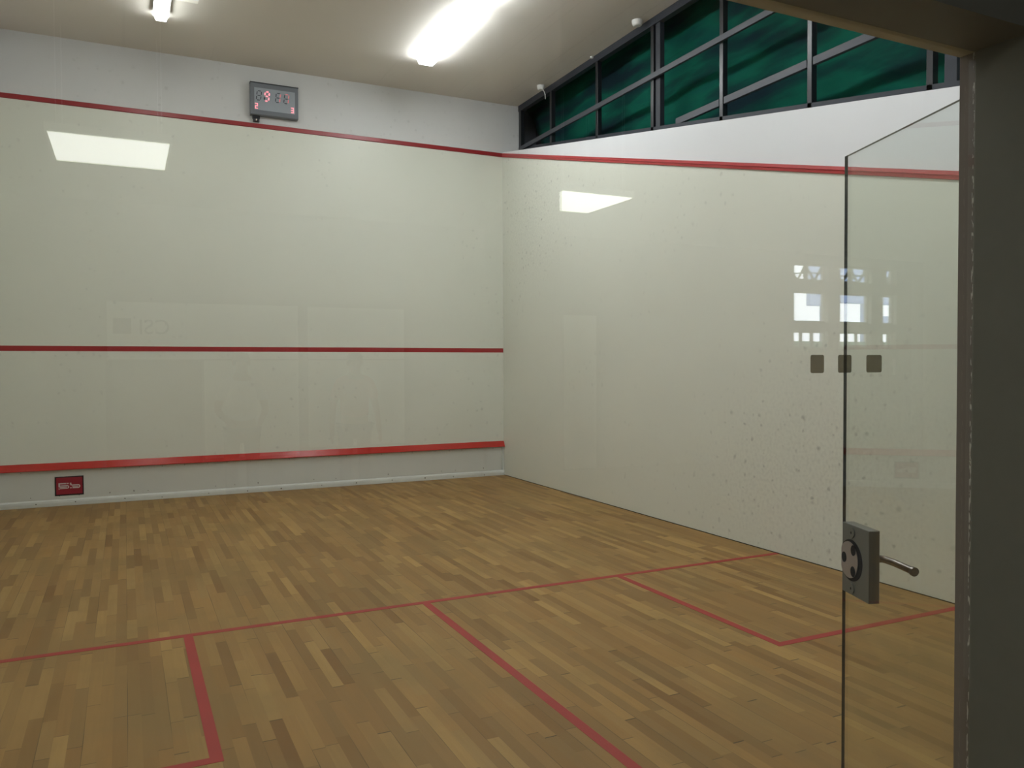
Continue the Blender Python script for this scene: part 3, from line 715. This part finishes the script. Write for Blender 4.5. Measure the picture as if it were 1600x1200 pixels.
# ------------------------------------------------------------------ two people in the hall, seen faintly mirrored
def person(x, y, shirt, label, arms):
    root = empty('person', (x, y, 0)); tag(root, label, 'person')
    def skin(name, verts, edges, radii, mt, rootv=0, sub=2):
        me = bpy.data.meshes.new(name); me.from_pydata(verts, edges, []); o = bpy.data.objects.new(name, me); C.objects.link(o); o.parent = root
        bpy.context.view_layer.objects.active = o
        md = o.modifiers.new('skin', 'SKIN'); md.use_smooth_shade = True
        for v, r in zip(me.skin_vertices[0].data, radii): v.radius = r if isinstance(r, tuple) else (r, r); v.use_root = False
        me.skin_vertices[0].data[rootv].use_root = True
        su = o.modifiers.new('sub', 'SUBSURF'); su.levels = sub; su.render_levels = sub
        me.materials.append(M[mt]); return o
    V = [(0, 0, .96), (0, 0, 1.12), (0, 0, 1.32), (0, .01, 1.45), (0, .015, 1.53), (0, .03, 1.60), (0, .03, 1.68)]
    E = [(i, i + 1) for i in range(6)]; R = [(.15, .105), (.13, .10), (.16, .11), (.09, .075), (.055, .06), (.073, .09), (.062, .08)]
    for s_ in (-1, 1):
        i = len(V); V += [(s_ * .10, 0, .90), (s_ * .11, .01, .50), (s_ * .11, -.01, .09), (s_ * .12, .13, .04)]; E += [(0, i), (i, i + 1), (i + 1, i + 2), (i + 2, i + 3)]; R += [.085, .058, .042, .035]
        i = len(V); el = (s_ * .25, .0 + arms * .02, 1.14); wr_ = (s_ * (.27 - arms * .10), .05 + arms * .16, .90 + arms * .14)
        V += [(s_ * .17, 0, 1.42), el, wr_]; E += [(3, i), (i, i + 1), (i + 1, i + 2)]; R += [.055, .040, .027]
        h = Vector(wr_); d = (h - Vector(el)).normalized(); i2 = len(V); pm = h + d * .06; V.append(tuple(pm)); E.append((i + 2, i2)); R.append((.034, .02))
        for f_, (off, ln_) in enumerate(((-.030, .060), (-.010, .075), (.010, .070), (.028, .055))):
            j1 = len(V); sd = Vector((0, off, 0)); V += [tuple(pm + d * .035 + sd), tuple(pm + d * (.035 + ln_) + sd * 1.1 + Vector((-s_ * .01, 0, 0)))]; E += [(i2, j1), (j1, j1 + 1)]; R += [.009, .0075]
        j1 = len(V); V += [tuple(h + d * .03 + Vector((-s_ * .01, .04, 0))), tuple(h + d * .07 + Vector((-s_ * .015, .055, 0)))]; E += [(i + 2, j1), (j1, j1 + 1)]; R += [.011, .009]
    skin('body', V, E, R, 'skin')
    SV = [(0, 0, .98), (0, 0, 1.14), (0, 0, 1.34), (0, .01, 1.45)]; SE = [(0, 1), (1, 2), (2, 3)]; SR = [(.18, .13), (.17, .125), (.19, .13), (.085, .08)]
    for s_ in (-1, 1):
        i = len(SV); SV += [(s_ * .17, 0, 1.42), (s_ * .235, .01, 1.22)]; SE += [(3, i), (i, i + 1)]; SR += [.072, .062]
    skin('shirt', SV, SE, SR, shirt)
    PV = [(0, 0, .97)]; PE = []; PR = [(.17, .12)]
    for s_ in (-1, 1):
        i = len(PV); PV += [(s_ * .10, 0, .88), (s_ * .11, .01, .50), (s_ * .11, -.01, .10)]; PE += [(0, i), (i, i + 1), (i + 1, i + 2)]; PR += [.10, .072, .06]
    skin('trousers', PV, PE, PR, 'trousers')
    b = MB(); prof = [(.0, .105), (.055, .100), (.082, .07), (.090, .02), (.084, -.03)]
    for k in range(16):
        for q in range(4):
            a0, a1 = 2 * math.pi * k / 16, 2 * math.pi * (k + 1) / 16
            (r0, z0), (r1, z1) = prof[q], prof[q + 1]
            if q == 3 and math.sin((a0 + a1) / 2) > .2: continue
            b.poly([(r0 * math.cos(a0), .022 + r0 * 1.12 * math.sin(a0), 1.655 + z0), (r0 * math.cos(a1), .022 + r0 * 1.12 * math.sin(a1), 1.655 + z0), (r1 * math.cos(a1), .022 + r1 * 1.12 * math.sin(a1), 1.655 + z1), (r1 * math.cos(a0), .022 + r1 * 1.12 * math.sin(a0), 1.655 + z1)], 'hair')
    b.build('hair', root, smooth=True)
    b = MB()
    for s_ in (-1, 1): b.tube([(s_ * .03, .108, 1.655), (s_ * .03, .120, 1.655)], .010, 'hole', 8)
    b.tube([(0, .11, 1.645), (0, .140, 1.625), (0, .12, 1.615)], .010, 'skin', 8); b.tube([(-.022, .112, 1.588), (.022, .112, 1.588)], .005, 'red_wall', 6)
    b.build('face_features', root)
    for s_ in (-1, 1):
        b = MB(); b.tube([(s_ * .078, .03, 1.615), (s_ * .088, .025, 1.645), (s_ * .080, .03, 1.672)], .010, 'skin', 8); b.build('ear', root)
person(3.745, -17.9, 'shirt_pink', 'person in a salmon shirt mirrored faintly in the glass', 0)
person(2.52, -17.9, 'shirt_white', 'person in a white shirt mirrored faintly in the glass', 1)
